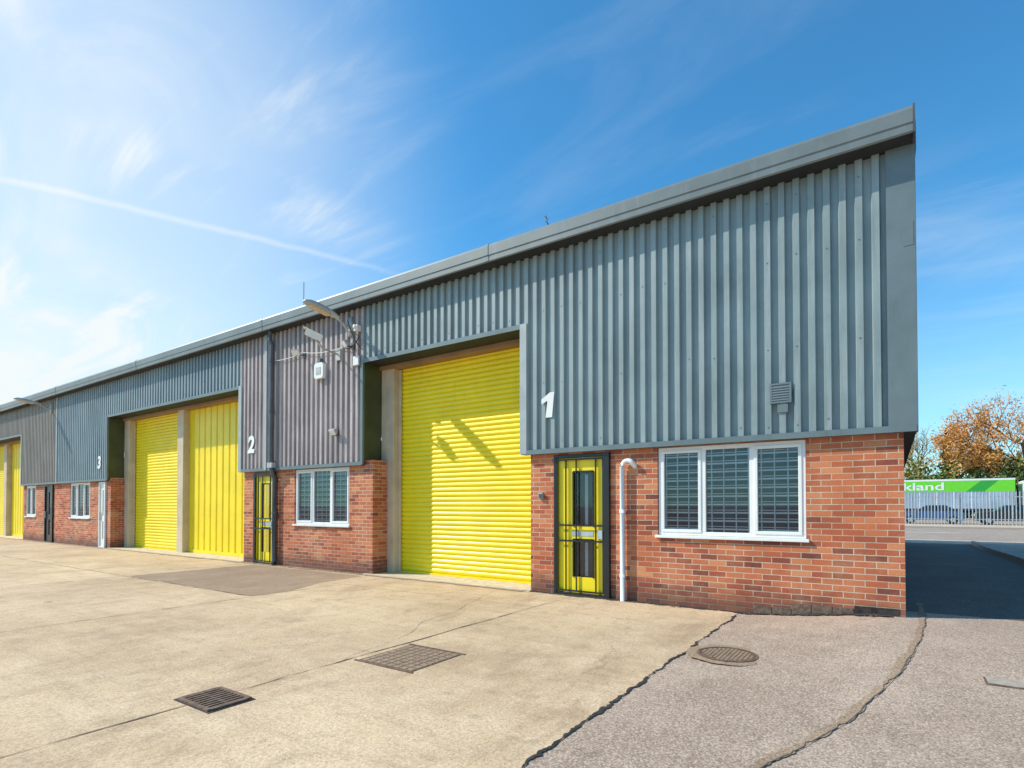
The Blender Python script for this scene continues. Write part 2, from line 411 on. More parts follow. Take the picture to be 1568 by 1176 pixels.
wmb.build('brick_walls',B)
m=MB()
x=-1.5
while x<XE-.05:
    w=.225; zt=.19 if x>-1.2 else .12
    if x>-.55: zt=.225
    m.box(x,min(x+w-.012,XE),YB-.006-random.random()*.006,YB+.02,-.05,zt-.008,M_TAR if random.random()<.5 else M_IRON); x+=w
m.build('damp_proof_course',B)

def cladprof(x0,x1,pitch=.167,yv=YC,yc=YF,cw=.070,fl=.013):
    pts=[]; k=math.floor(x0/pitch)-1
    raw=[]
    while k*pitch<x1+pitch:
        b=k*pitch; raw+=[(b,yv),(b+fl,yc),(b+fl+cw,yc),(b+2*fl+cw,yv)]; k+=1
    def at(x):
        for p,q in zip(raw,raw[1:]):
            if p[0]<=x<=q[0]: return p[1]+(q[1]-p[1])*((x-p[0])/(q[0]-p[0]) if q[0]>p[0] else 0)
    pts=[(x0,at(x0))]+[r for r in raw if x0<r[0]<x1]+[(x1,at(x1))]
    return pts
cl=MB()
def clad(x0,x1,z0,z1,mat): cl.extr(cladprof(x0,x1),z0,z1,'z',mat)
clad(-4.95,.0,ZC,ZT,M_CLAD1)
clad(-8.95,-4.95,ZO+.02,ZT,M_CLAD1)
clad(-12.33,-8.95,ZC,ZT,M_CLAD2)
clad(-13.47,-12.40,ZC,ZT,M_CLAD2)
clad(-21.47,-13.47,ZO+.02,ZT,M_CLAD3)
clad(-26.0,-21.47,ZC,ZT,M_CLAD3)
clad(-30.04,-26.06,ZC,ZT,M_CLAD4)
clad(-38.5,-30.04,ZO+.02,ZT,M_CLAD4)
clad(-47,-38.5,ZC,ZT,M_CLAD4)
clad(-56,-47,ZC,ZT,M_CLAD4)
def ztop(y): return 5.62+ (min(y,16.4)-7.7)*.09 - max(0,y-16.4)*.09
prof=cladprof(7.9,25.0,yv=0,yc=.04)
for p,q in zip(prof,prof[1:]):
    cl.face([(.212+p[1],p[0],ZC),(.212+q[1],q[0],ZC),(.212+q[1],q[0],ztop(q[0])),(.212+p[1],p[0],ztop(p[0]))],M_CLAD1)
for yy in (25.0,):
    cl.face([(.24,yy,ZC),(-56,yy,ZC),(-56,yy,ztop(25)),(.24,yy,ztop(25))],M_CLAD1)
cl.build('steel_cladding',B)
sc=MB()
kx=0
while kx>-30:
    b=kx*1.0; k0=round(b/.167)*.167+.013+.035
    for zz in (2.42,3.4,4.55,5.3):
        if any(a<k0<c for a,c in ((-8.95,-4.95),(-21.4,-13.4))) and zz<4.4: continue
        if random.random()<.6:
            z=zz+random.uniform(-.04,.04); sc.box(k0-.006,k0+.006,YF-.005,YF,z-.006,z+.006,M_DGREY)
    kx-=.334
sc.build('cladding_screws',B)
fl=MB()
fl.box(-.02,XCL,YF-.008,YF+.01,ZC-.04,ZT+.02,M_FLASH)
fl.box(XCL-.006,XCL+.004,YF-.0065,YF+.22,ZC-.04,ZT+.05,M_FLASH)
for a,b,m in ((-5.06,XCL,M_FLASH),(-13.5,-8.96,M_FLASH),(-30.06,-21.5,M_FLASH),(-47,-38.5,M_FLASH)):
    fl.box(a,b if b!=XCL else XCL-.01,YF-.012,YF-.002,ZC-.045,ZC+.03,m)
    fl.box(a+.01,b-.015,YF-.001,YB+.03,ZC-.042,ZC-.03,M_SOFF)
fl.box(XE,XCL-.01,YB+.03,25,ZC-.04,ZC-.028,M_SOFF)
for a,b in ((-8.93,-5.08),(-21.45,-13.52),(-38.45,-30.1)):
    fl.box(a,b,YF-.010,YF+.0,ZO-.01,ZO+.07,M_FLASH)
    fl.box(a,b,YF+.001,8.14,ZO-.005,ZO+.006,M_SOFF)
fl.box(-5.08,-4.95,YF-.014,YF+.04,ZC-.03,ZO+.07,M_FLASHL)
fl.box(-13.56,-13.43,YF-.014,YF+.04,ZC-.03,ZO+.07,M_FLASHL)
fl.box(-9.01,-8.94,YF-.014,YF+.04,ZC-.03,ZO+.03,M_FLASH)
fl.box(-21.53,-21.46,YF-.014,YF+.04,ZC-.03,ZO+.03,M_FLASH)
fl.box(-30.1,-30.0,YF-.014,YF+.04,ZC-.03,ZO+.03,M_FLASHL)
fl.box(-12.41,-12.32,YF-.03,YF+.04,ZC-.03,ZT,M_FLASHL)
fl.box(-26.07,-25.99,YF-.014,YF+.04,ZC-.03,ZT,M_FLASHL)
fl.box(.14,.235,YF-.012,YF-.004,4.35,4.62,M_FLASH)
fl.build('flashings',B)
rv=MB()
for x in (-8.935,-21.455,-38.44):
    rv.box(x-.03,x,YF+.041,8.2,ZC+.062,ZO-.006,M_OLIVE)
for x in (-4.955,-13.46,-30.06):
    rv.box(x,x+.03,YF+.041,8.2,ZC+.062,ZO-.006,M_OLIVE)
rv.build('opening_reveals',B)
cm=MB()
for a,b in ((-8.93,-8.56),(-17.78,-17.42),(-21.45,-21.08),(-38.4,-38.05),(-34.4,-34.0)):
    cm.box(a,b,8.2,8.5,-.05,4.28,M_BEIGE)
cm.build('door_columns',B,bevel=.008)
cm=MB()
for a,b in ((-8.95,-4.90),(-21.47,-13.40),(-38.5,-30.0)):
    cm.box(a,b,8.141,8.5,4.27,4.7,M_BROWN)
    cm.box(a,b,7.72,8.5,-.1,.022,M_SILL)
cm.build('lintels_and_sills',B)
def roller(name,x0,x1,y=8.40):
    m=MB(); prof=[]; z=.06; p=.095
    while z<4.3:
        prof+=[(y+.006,z),(y-.008,z+.012),(y-.016,z+.032),(y-.018,z+.05),(y-.013,z+.070),(y-.002,z+.086)]; z+=p
    m.extr(prof,x0,x1,'x',M_YEL)
    m.box(x0,x1,y-.03,y+.01,.024,.058,M_YEL)
    m.build(name,B)
    g=MB(); g.box(x0-.01,x0+.07,y-.07,y-.032,.03,4.26,M_BEIGE); g.box(x1-.07,x1+.01,y-.07,y-.032,.03,4.26,M_BEIGE); g.build(name+'_guides',B)
roller('roller_shutter',-8.56,-4.80)
roller('roller_shutter_b',-21.08,-17.78)
roller('roller_shutter_c',-38.05,-34.4)
def vdoor(name,x0,x1):
    m=MB(); pts=cladprof(x0,x1,.33,8.42,8.385,.24,.02); m.extr(pts,.03,4.28,'z',M_YEL)
    m.box(x0,x1,8.37,8.383,.025,.12,M_YEL)
    m.build(name,B)
vdoor('sliding_folding_door',-17.42,-13.3); vdoor('sliding_folding_door_b',-34.0,-29.9)
bk=MB()
bk.face([(-4.80,8.2,-.1),(-4.80,8.5,-.1),(-4.80,8.5,4.4),(-4.80,8.2,4.4)],M_OLIVE)
bk.face([(-4.95,8.2,-.1),(-4.80,8.2,-.1),(-4.80,8.2,4.4),(-4.95,8.2,4.4)],M_OLIVE)
bk.build('closures',B)

fa=MB()
YA=7.455; XF=.235
prof=[(7.76,5.50),(YA+.02,5.50),(YA,5.515),(YA,5.60),(YA-.012,5.61),(YA-.012,5.755),(YA+.008,5.795),(YA+.05,5.82),(7.80,5.835)]
fa.extr(prof[1:],-56,XF,'x',M_FASC)
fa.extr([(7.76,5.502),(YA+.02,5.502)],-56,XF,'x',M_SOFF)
for i in range(9):
    x=-5.6-6.6*i; fa.extr([(a-.006,z+(.004 if z>5.7 else 0)) for a,z in prof[2:]],x-.05,x+.05,'x',M_FASC)
fa.build('fascia',B)
bg=MB()
pr=[(YA-.014,5.49),(YA-.014,5.78),(YA+.04,5.838),(7.9,5.86)]
bg.extr(pr+[(7.9,5.49)],XF+.001,XF+.02,'x',M_DGREY,close=True,caps=True)
for (y0,y1) in ((7.9,16.4),(16.4,25.1)):
    a=[(y0,ztop(y0)-.1),(y1,ztop(y1)-.1),(y1,ztop(y1)+.24),(y0,ztop(y0)+.24)]
    bg.extr(a,.256,.275,'x',M_DGREY,close=True,caps=True)
bg.build('barge_board',B)
rf=MB()
rf.face([(-56,7.78,5.834),(.255,7.78,5.834),(.255,16.4,6.62),(-56,16.4,6.62)],M_FLASH)
rf.face([(-56,16.4,6.62),(.255,16.4,6.62),(.255,25.1,5.84),(-56,25.1,5.84)],M_FLASH)
rf.build('roof',B)

def window(name,x0,x1,lights=3):
    z0,z1=WZ; e=.006
    f=MB(); yf=YB+.025; yb=YB+.09
    f.box(x0+e,x1-e,yf,yb,z0+e,z0+.06,M_WHITE); f.box(x0+e,x1-e,yf,yb,z1-.065,z1-e,M_WHITE)
    f.box(x0+e,x0+.062,yf,yb,z0+.06,z1-.065,M_WHITE); f.box(x1-.062,x1-e,yf,yb,z0+.06,z1-.065,M_WHITE)
    w=(x1-x0)/lights
    for i in range(1,lights):
        xm=x0+w*i; f.box(xm-.036,xm+.036,yf,yb,z0+.06,z1-.065,M_WHITE)
    for i in range(lights):
        if i in (0,lights-1):
            a=x0+w*i+(.062 if i==0 else .036); b=x0+w*(i+1)-(.062 if i==lights-1 else .036); c=z0+.06; d=z1-.065; t=.030; ya=yf-.012
            f.box(a-.012,b+.012,ya,yf+.04,c-.012,c+t,M_WHITE); f.box(a-.012,b+.012,ya,yf+.04,d-t,d+.012,M_WHITE)
            f.box(a-.012,a+t,ya,yf+.04,c+t,d-t,M_WHITE); f.box(b-t,b+.012,ya,yf+.04,c+t,d-t,M_WHITE)
    f.box(x0-.03,x1+.03,YB-.045,YB+.03,z0-.035,z0+.004,M_WHITE)
    f.build(name+'_frame',B,bevel=.005)
    g=MB(); g.face([(x0+.05,YB+.06,z0+.05),(x1-.05,YB+.06,z0+.05),(x1-.05,YB+.06,z1-.055),(x0+.05,YB+.06,z1-.055)],M_GLASS); g.build(name+'_glass',B)
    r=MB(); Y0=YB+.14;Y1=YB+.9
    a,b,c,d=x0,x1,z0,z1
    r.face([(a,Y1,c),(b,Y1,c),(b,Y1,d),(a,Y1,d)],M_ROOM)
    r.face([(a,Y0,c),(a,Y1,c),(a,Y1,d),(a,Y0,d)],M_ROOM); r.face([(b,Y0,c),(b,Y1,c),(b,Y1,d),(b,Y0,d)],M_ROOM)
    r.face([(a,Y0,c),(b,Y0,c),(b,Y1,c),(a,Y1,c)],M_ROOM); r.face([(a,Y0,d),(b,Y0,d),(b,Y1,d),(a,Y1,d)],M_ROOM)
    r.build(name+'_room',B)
    br=MB(); z=z0+.09
    while z<z1-.03:
        br.box(x0+.02,x1-.02,YB+.088,YB+.096,z,z+.022,M_BARS)
        br.box(x0+.02,x1-.02,YB+.100,YB+.106,z+.042,z+.052,M_BARS)
        z+=.112
    x=x0+.1
    while x<x1-.03:
        br.box(x,x+.014,YB+.072,YB+.084,z0+.01,z1-.01,M_BARS); x+=.158
    br.build(name+'_grille',B)
for i,(a,b) in enumerate(W): window('window_%d'%(i+1),a,b,3 if b-a>1.5 else 2)

def door(name,x0,x1,kind):
    f=MB(); zt=2.215; yf=YB-.012; yb=YB+.10
    fm={'y':M_BLACK,'w':M_WHITE,'b':M_BLACK}[kind]; lm={'y':M_YEL,'w':M_WHITE,'b':M_BLACK}[kind]
    f.box(x0+.004,x0+.05,yf,yb,.0,zt,fm); f.box(x1-.095,x1-.004,yf-.04,yb,.0,zt,fm); f.box(x0+.05,x1-.095,yf,yb,zt-.05,zt,fm); f.box(x0+.05,x1-.095,yf,yb,0,.04,fm)
    f.build(name+'_frame',B,bevel=.004)
    a,b=x0+.055,x1-.10; l=MB(); y0,y1=YB+.03,YB+.07; wd=b-a
    st=.16*wd
    l.box(a,a+st,y0,y1,.045,zt-.055,lm); l.box(b-st,b,y0,y1,.045,zt-.055,lm)
    l.box(a+st,b-st,y0,y1,zt-.27,zt-.055,lm); l.box(a+st,b-st,y0,y1,.88,1.08,lm); l.box(a+st,b-st,y0,y1,.045,.29,lm)
    c0,c1=a+wd*.34,a+wd*.76
    l.box(a+st,c0,y0,y1,.29,.88,lm);l.box(a+st,c0,y0,y1,1.08,zt-.27,lm)
    l.box(c1,b-st,y0,y1,.29,.88,lm);l.box(c1,b-st,y0,y1,1.08,zt-.27,lm)
    l.build(name+'_leaf',B)
    t=MB()
    if kind=='y':
        for (p,q) in ((.29,.88),(1.08,zt-.27)):
            t.box(c0-.012,c0+.012,y0-.015,y0,p,q,M_BLACK); t.box(c1-.012,c1+.012,y0-.015,y0,p,q,M_BLACK); t.box(c0,c1,y0-.015,y0,q-.02,q+.01,M_BLACK)
        t.box(c0-.03,c1+.0,y0-.006,y0-.001,.93,1.01,M_GALV)
        t.build(name+'_glazing_beads',B)
        # black steel security gate in front of the leaf
        t=MB(); g0,g1=y0-.044,y0-.020
        for xx,ww in ((a+.0,.026),(a+wd*.19,.016),(c0+.06,.014),(c1+.045,.016),(b-.034,.026)): t.box(xx,xx+ww,g0,g1,.06,zt-.07,M_BLACK)
        for zz in (.06,.84,1.085,zt-.095): t.box(a+.005,b-.010,g0-.008,g0-.001,zz,zz+.028,M_BLACK)
        t.box(b-.10,b-.02,g0-.03,g0-.009,.9,1.03,M_GALV)
        t.build(name+'_security_gate',B)
    else:
        t.box(a+.04,a+.06,y0-.05,y0-.012,.93,1.2,M_GALV)
        t.box(b-.05,b-.02,y0-.04,y0,1.0,1.1,M_GALV)
        t.build(name+'_trim',B)
    g=MB(); g.face([(c0,y0+.02,.27),(c1,y0+.02,.27),(c1,y0+.02,zt-.25),(c0,y0+.02,zt-.25)],M_GLASS)
    g.build(name+'_glass',B)
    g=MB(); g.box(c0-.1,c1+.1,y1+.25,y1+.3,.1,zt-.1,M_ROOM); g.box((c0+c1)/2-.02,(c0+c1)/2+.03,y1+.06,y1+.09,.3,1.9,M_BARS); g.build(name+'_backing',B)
for i,(a,b,kd) in enumerate(D): door('door_%d'%(i+1),a,b,kd)

def number(t,x,z):
    c=bpy.data.curves.new('unit_number_'+t,'FONT'); c.body=t; c.size=.56; c.extrude=.002; c.shear=.1; c.offset=.022
    c.materials.append(M_WHITE)
    o=bpy.data.objects.new('unit_number_'+t,c); o.location=(x,YF-.018,z); o.rotation_euler=(math.radians(90),0,0); COL.objects.link(o); o.parent=B
    return o
number('2',-13.12,2.72); number('3',-22.2,2.68)
m=MB(); m.face([(-4.58,YF-.018,2.82),(-4.46,YF-.018,2.82),(-4.42,YF-.018,3.22),(-4.50,YF-.018,3.22),(-4.66,YF-.018,3.12),(-4.655,YF-.018,3.04),(-4.545,YF-.018,3.09)],M_WHITE)
m.build('unit_number_1',B)

pm=MB()
arc=[(-3.29,7.735,-.05),(-3.29,7.735,1.98)]+[(-3.29+.09*(1-math.cos(t)),7.735,1.98+.09*math.sin(t)) for t in (.4,.8,1.2,1.57,2.0,2.4)]+[(-3.12,7.76,2.0),(-3.11,7.83,1.97)]
pm.tube(arc,.036,M_WHITE,14)
for z in (.35,1.3): pm.tube([(-3.29,7.735,z),(-3.29,7.735,z+.05)],.043,M_WHITE,14)
pm.build('overflow_pipe',B,smooth=True)
pm=MB()
pm.tube([(-12.03,7.58,5.5),(-12.03,7.58,5.3),(-12.03,7.63,5.2),(-12.03,7.63,2.3),(-12.03,7.68,2.15),(-12.03,7.72,2.05),(-12.03,7.72,.12),(-12.03,7.66,.04)],.052,M_DGREY,14)
for z in (4.8,3.6,2.42,1.2): pm.tube([(-12.03,7.63 if z>2.3 else 7.72,z),(-12.03,7.63 if z>2.3 else 7.72,z+.07)],.062,M_DGREY,14)
pm.box(-12.12,-11.94,7.58,7.70,2.3,2.42,M_GREYP)
pm.build('rainwater_pipe',B,smooth=False)
pm=MB()
vx0,vx1,vz0,vz1=-1.255,-1.03,2.71,2.94
pm.box(vx0,vx1,YF-.012,YF+.0,vz0,vz1,M_FLASH)
for (a,b,c,d) in ((vx0-.012,vx1+.012,vz1-.01,vz1+.012),(vx0-.012,vx1+.012,vz0-.012,vz0+.01)): pm.box(a,b,YF-.022,YF-.003,c,d,M_FLASH)
for xx in (vx0,vx1): pm.box(xx-.012,xx+.012,YF-.021,YF-.003,vz0+.01,vz1-.01,M_FLASH)
for i in range(6):
    z=vz0+.022+i*.032; pm.face([(vx0+.012,YF-.014,z+.018),(vx1-.012,YF-.014,z+.018),(vx1-.012,YF-.024,z),(vx0+.012,YF-.024,z)],M_FLASH)
pm.box(-1.18,-1.06,YF-.018,YF-.003,vz0-.13,vz0-.03,M_FLASH)
pm.build('wall_vent',B)
pm=MB(); pm.box(-4.76,-4.68,YB-.05,YB,1.52,1.62,M_GREYP); pm.box(-4.745,-4.695,YB-.06,YB-.05,1.535,1.6,M_DGREY); pm.build('key_safe',B,bevel=.006)
pm=MB()
def sag(a,b,s,n=10):
    a=Vector(a);b=Vector(b); return [a.lerp(b,i/n)-Vector((0,0,s*4*(i/n)*(1-i/n))) for i in range(n+1)]
pm.tube(sag((-12.2,7.68,4.85),(-10.9,7.66,4.85),.05),.008,M_WHITE,6)
pm.tube(sag((-10.9,7.66,4.85),(-9.5,7.66,4.75),.06),.008,M_WHITE,6)
pm.tube([(-10.45,7.69,4.6),(-10.45,7.69,2.5)],.007,M_WHITE,6)
pm.tube(sag((-9.5,7.66,4.75),(-9.0,7.66,4.9),.12),.012,M_BLACK,6)
pm.tube(sag((-9.3,7.6,5.25),(-8.9,7.66,4.6),.1),.012,M_BLACK,6)
pm.tube([(-9.1,7.69,4.9),(-9.1,7.69,3.4)],.007,M_WHITE,6)
pm.build('cables',B)

# ---------------------------------------------------------------- fittings (top-level)
def wall_lamp(x):
    E=empty('wall_lamp'); 
    a=MB(); a.box(x-.06,x+.06,YF-.03,YF,4.95,5.35,M_GREYP)
    a.tube([(x,YF-.02,5.12),(x,7.55,5.14),(x,7.4,5.22),(x,7.25,5.30)],.028,M_GREYP,10); a.tube([(x,YF-.02,5.0),(x,7.5,5.15)],.014,M_GREYP,8)
    a.build('bracket_arm',E,smooth=True)
    h=MB(); rings=[]
    secs=[(7.38,.05,.03,5.245),(7.28,.085,.055,5.265),(7.08,.115,.075,5.29),(6.85,.125,.08,5.32),(6.68,.11,.065,5.34),(6.58,.06,.035,5.35)]
    for (y,hw,hh,z) in secs:
        rings.append(len(h.v))
        for k in range(12):
            t=2*math.pi*k/12; c=math.cos(t); s_=math.sin(t)
            h.v.append((x+hw*math.copysign(abs(c)**.6,c),y,z+(hh if s_>0 else hh*.45)*math.copysign(abs(s_)**.7,s_)))
    for p_,q_ in zip(rings,rings[1:]):
        for k in range(12): h.f.append((p_+k,p_+(k+1)%12,q_+(k+1)%12,q_+k)); h.m.append(h.mi(M_GREYP))
    for r_ in (rings[0],rings[-1]): h.f.append(tuple(r_+k for k in range(12))); h.m.append(h.mi(M_GREYP))
    h.build('lamp_head',E,smooth=True)
    g=MB(); g.obox((x,6.93,5.275),(.17,.46,.04),Euler((math.radians(-8),0,0)).to_matrix(),M_BEIGE); g.build('lens',E,bevel=.015)
wall_lamp(-9.32); wall_lamp(-26.6)
E=empty('security_camera')
a=MB(); a.tube([(-9.7,YF-.01,4.62),(-9.7,7.3,4.66),(-9.7,7.12,4.8)],.02,M_GREYP,10); a.box(-9.77,-9.63,YF-.03,YF,4.5,4.74,M_GREYP)
a.build('bracket',E)
a=MB(); R=Euler((math.radians(-22),0,math.radians(-38))).to_matrix()
a.obox((-9.7,7.08,4.88),(.12,.34,.11),R,M_WHITE); a.obox((-9.7,7.06,4.947),(.15,.40,.015),R,M_WHITE); a.obox(tuple(Vector((-9.7,7.08,4.88))+R@Vector((0,-.175,0))),(.09,.012,.08),R,M_BLACK)
a.build('housing',E,bevel=.008)
E=empty('alarm_box'); a=MB()
a.extr([(-10.40,4.18),(-10.16,4.18),(-10.13,4.23),(-10.13,4.48),(-10.17,4.52),(-10.39,4.52),(-10.43,4.48),(-10.43,4.23)],7.62,YF,'y',M_WHITE,close=True,caps=True); a.build('case',E,bevel=.01)
a=MB(); a.box(-10.36,-10.2,7.614,7.619,4.26,4.42,M_GREYP); a.box(-10.32,-10.24,7.63,YF,4.54,4.62,M_DGREY); a.build('label_and_strobe',E)
def flood(x,z,y=7.45,yaw=0):
    E=empty('floodlight'); a=MB(); R=Euler((math.radians(35),0,yaw)).to_matrix()
    a.obox((x,y,z),(.2,.08,.14),R,M_GREYP,taper=.7); a.build('housing',E,bevel=.01)
    a=MB(); a.obox(tuple(Vector((x,y,z))+R@Vector((0,-.045,0))),(.17,.01,.11),R,M_WHITE)
    a.build('lens',E)
    a=MB(); a.tube([(x,YF,z-.02),(x,y+.05,z-.05)],.014,M_DGREY,8); a.box(x-.05,x+.05,YF-.02,YF,z-.08,z+.05,M_DGREY); a.build('bracket',E)
flood(-10.9,4.82,7.5,.5); flood(-9.25,4.75,7.52,-.4); flood(-9.75,2.98,7.62,0)
E=empty('dome_sensor'); a=MB(); a.box(-9.12,-9.0,7.6,YF,5.0,5.12,M_WHITE); a.tube([(-9.06,7.6,5.08),(-9.06,7.56,5.04)],.05,M_WHITE,12,r2=.03); a.build('sensor_body',E,bevel=.01)
E=empty('junction_box'); a=MB(); a.box(-9.2,-9.02,7.66,YF,4.3,4.5,M_GREYP); a.box(-9.19,-9.03,7.655,7.66,4.31,4.49,M_WHITE); a.build('case',E,bevel=.01)
def aerial(x,y,z,h,lean):
    a=MB(); a.tube([(x,y,z),(x+lean,y,z+h)],.009,M_DGREY,6)
    if lean:
        for i in range(3):
            t=.7+i*.12; a.tube([(x+lean*t,y-.07,z+h*t),(x+lean*t,y+.07,z+h*t)],.005,M_DGREY,5)
    a.build('roof_aerial')
aerial(-4.95,8.6,5.85,.80,-.16); aerial(-12.2,8.6,5.85,1.2,0)

# ---------------------------------------------------------------- far side of the street
f=MB(); YFN=50.0
x=-40
while x<45:
    w=.033; h=2.4
    f.face([(x-w,YFN,.1),(x-w*.3,YFN-.02,.1),(x-w*.3,YFN-.02,h),(x-w,YFN,h-.06)],M_GALV)
    f.face([(x-w*.3,YFN-.02,.1),(x+w*.3,YFN-.02,.1),(x+w*.3,YFN-.02,h),(x,YFN-.02,h+.12),(x-w*.3,YFN-.02,h)],M_GALV)
    f.face([(x+w*.3,YFN-.02,.1),(x+w,YFN,.1),(x+w,YFN,h-.06),(x+w*.3,YFN-.02,h)],M_GALV)
    x+=.19
for z in (.45,2.0): f.box(-40,45,YFN+.01,YFN+.05,z,z+.06,M_GALV)
x=-40
while x<45: f.box(x-.05,x+.05,YFN+.05,YFN+.12,0,2.35,M_GALV); x+=2.75
f.build('palisade_fence')

M_GREEN=simple('lorry_green',(.16,.66,.03),.35,0,.05)
M_GREEN2=simple('lorry_green_dark',(.03,.36,.04),.35,0,.05)
M_LWHITE=simple('lorry_white',(.80,.82,.83),.4,0,.05)
M_LGREY=simple('lorry_curtain_grey',(.30,.40,.50),.5,0,.2,.6)
M_CARGL=simple('car_glass_dark',(.02,.03,.04),.08)
def wheel(mb,x,y,z,r,w):
    mb.tube([(x,y,z),(x,y+w,z)],r,M_RUBBER,20); mb.tube([(x,y-.01,z),(x,y+.01,z)],r*.55,M_GALV,14)
E=empty('lorry'); YL=72
a=MB(); a.box(-3.6,9.9,YL,YL+2.5,1.15,2.85,M_LGREY); a.box(-3.62,9.92,YL-.01,YL+2.51,2.851,3.96,M_GREEN); a.box(-3.63,9.93,YL-.02,YL+2.52,3.961,4.14,M_LWHITE)
a.extr([(6.2,2.86),(7.6,2.86),(8.7,3.95),(7.4,3.95)],YL-.016,YL-.012,'y',M_GREEN2,close=True,caps=True)
for i in range(10): a.box(-3.2+i*1.4,-3.14+i*1.4,YL-.012,YL-.001,1.16,2.84,M_LWHITE)
a.box(-3.4,9.7,YL+.3,YL+2.2,.95,1.149,M_DGREY); a.build('trailer',E)
a=MB()
for x in (-2.4,-1.2,0,8.4): wheel(a,x,YL+.05,.5,.5,.35)
for x in (11.6,): wheel(a,x,YL+.05,.5,.5,.35)
a.build('wheels',E)
a=MB(); a.extr([(10.5,.6),(12.7,.6),(12.75,1.7),(12.5,2.3),(12.1,3.2),(11.4,3.75),(10.7,3.9),(10.5,3.8)],YL+.05,YL+2.45,'y',M_LWHITE,close=True,caps=True)
a.extr([(11.3,1.9),(12.4,1.9),(12.15,2.75),(11.3,2.75)],YL+.035,YL+.045,'y',M_CARGL,close=True,caps=True)
a.build('cab',E)
c=bpy.data.curves.new('lettering','FONT'); c.body='kland'; c.size=1.1; c.offset=.02; c.materials.append(M_LWHITE)
o=bpy.data.objects.new('lettering',c); o.location=(1.0,YL-.03,3.05); o.rotation_euler=(math.radians(90),0,0); o.scale=(1.5,1,1); COL.objects.link(o); o.parent=E

def car(x,y,col):
    E=empty('parked_car',(x,y,0)); M=simple('car_paint',col,.25,.2,.03)
    lo=[(-2.1,.3),(-2.15,.75),(-1.95,.95),(-.9,1.02),(1.3,1.02),(1.95,.95),(2.15,.7),(2.1,.3)]
    hi=[(-1.0,1.02),(-.35,1.46),(.9,1.48),(1.65,1.03)]
    a=MB(); a.extr(lo,-.88,.88,'y',M,close=True,caps=True)
    n=len(hi); A=[(p[0],-.80 if p[1]<1.1 else -.66,p[1]) for p in hi]; Bq=[(p[0],-q[1],p[1]) for p,q in zip(hi,A)]
    for i in range(n-1): a.face([A[i],A[i+1],Bq[i+1],Bq[i]],M if i==1 else M_CARGL)
    a.face(A,M_CARGL); a.face(Bq,M_CARGL)
    a.box(.2,.28,-.81,.81,1.0,1.4,M)
    a.build('body',E,bevel=.03)
    a=MB()
    for wx in (-1.35,1.35):
        wheel(a,wx,-.9,.32,.32,.2); wheel(a,wx,.7,.32,.32,.2)
    a.build('wheels',E)
    a=MB(); a.box(-2.16,-2.13,-.8,-.5,.65,.78,M_LWHITE); a.box(-2.16,-2.13,.5,.8,.65,.78,M_LWHITE); a.box(2.13,2.16,-.8,-.5,.7,.85,M_TAR); a.box(2.13,2.16,.5,.8,.7,.85,M_TAR); a.build('lights',E)
car(2.6,56,(.06,.13,.28)); car(7.3,55,(.03,.035,.04)); car(12.2,55.5,(.3,.32,.34)); car(-2.5,56.5,(.6,.62,.65)); car(17,56,(.3,.03,.03))

# ---------------------------------------------------------------- trees
def leafmat(name,cs,rough=.7):
    m,nt,b=newmat(name); p=pos(nt)
    f1=noise_n(nt,p,.9,4); f2=noise_n(nt,p,7,2)
    col=mix(nt,maprange(nt,f1,.35,.65),cs[0],cs[1]); col=mix(nt,maprange(nt,f2,.4,.65),col,cs[2])
    L(nt,col,b.inputs['Base Color']); b.inputs['Roughness'].default_value=rough
    return m
M_BARK=simple('bark',(.18,.12,.075),.9,0,.3,4)
M_TWIG=leafmat('rust_twigs',((.62,.26,.06),(.74,.38,.10),(.50,.27,.075)))
M_TWIG2=leafmat('pale_twigs',((.42,.31,.14),(.50,.39,.18),(.34,.26,.11)))
M_LEAF=leafmat('dark_evergreen',((.05,.10,.02),(.10,.15,.03),(.15,.19,.04)))
M_LEAF2=leafmat('olive_foliage',((.26,.25,.05),(.36,.30,.06),(.15,.17,.035)))
def rdir(): 
    v=Vector((random.gauss(0,1),random.gauss(0,1),random.gauss(0,1))); return v.normalized()
def leafq(mb,p,s,mat,thin=.5):
    a=rdir(); b=a.cross(rdir()).normalized()
    mb.face([p-a*s,p+b*s*thin,p+a*s,p-b*s*thin],mat)
def grow(mb,p,d,ln,r,depth,twigmat,leafn,spread,leafs):
    n=3; pts=[p]; 
    for i in range(n):
        d=(d+rdir()*.13+Vector((0,0,.05))).normalized(); pts.append(pts[-1]+d*ln/n)
    mb.tube(pts,r,M_BARK if depth>1 else twigmat,5 if depth<3 else 8,caps=False,r2=r*.6)
    if depth==0:
        for i in range(leafn):
            q=pts[0].lerp(pts[-1],random.random()*1.15)+rdir()*leafs*3; leafq(mb,q,leafs*random.uniform(.6,1.5),twigmat,.3)
        return
    k=random.choice((3,4,4)) if depth>1 else 4
    for i in range(k):
        nd=(d+rdir()*spread).normalized()
        st=pts[-1] if i<2 else pts[random.choice((1,2))]
        grow(mb,st,nd,ln*random.uniform(.62,.85),r*.58,depth-1,twigmat,leafn,spread,leafs)
def tree(name,x,y,h,twigmat,leafn,spread=.75,leafs=.1,depth=5,seed=1):
    random.seed(seed)
    mb=MB(); grow(mb,Vector((x,y,-.1)),Vector((0,0,1)),h*.27,h*.022,depth,twigmat,leafn,spread,leafs); mb.build(name)
tree('bare_tree',9.4,90,17,M_TWIG,12,.75,.17,seed=11)
tree('bare_tree',13.2,88,18,M_TWIG,12,.75,.17,seed=22)
tree('bare_tree',4.0,96,16.5,M_TWIG2,3,.7,.11,seed=5)
tree('bare_tree',18.5,93,15,M_TWIG,6,.8,.15,seed=6)
tree('bare_tree',24,92,15,M_TWIG2,4,.8,.13,seed=8)
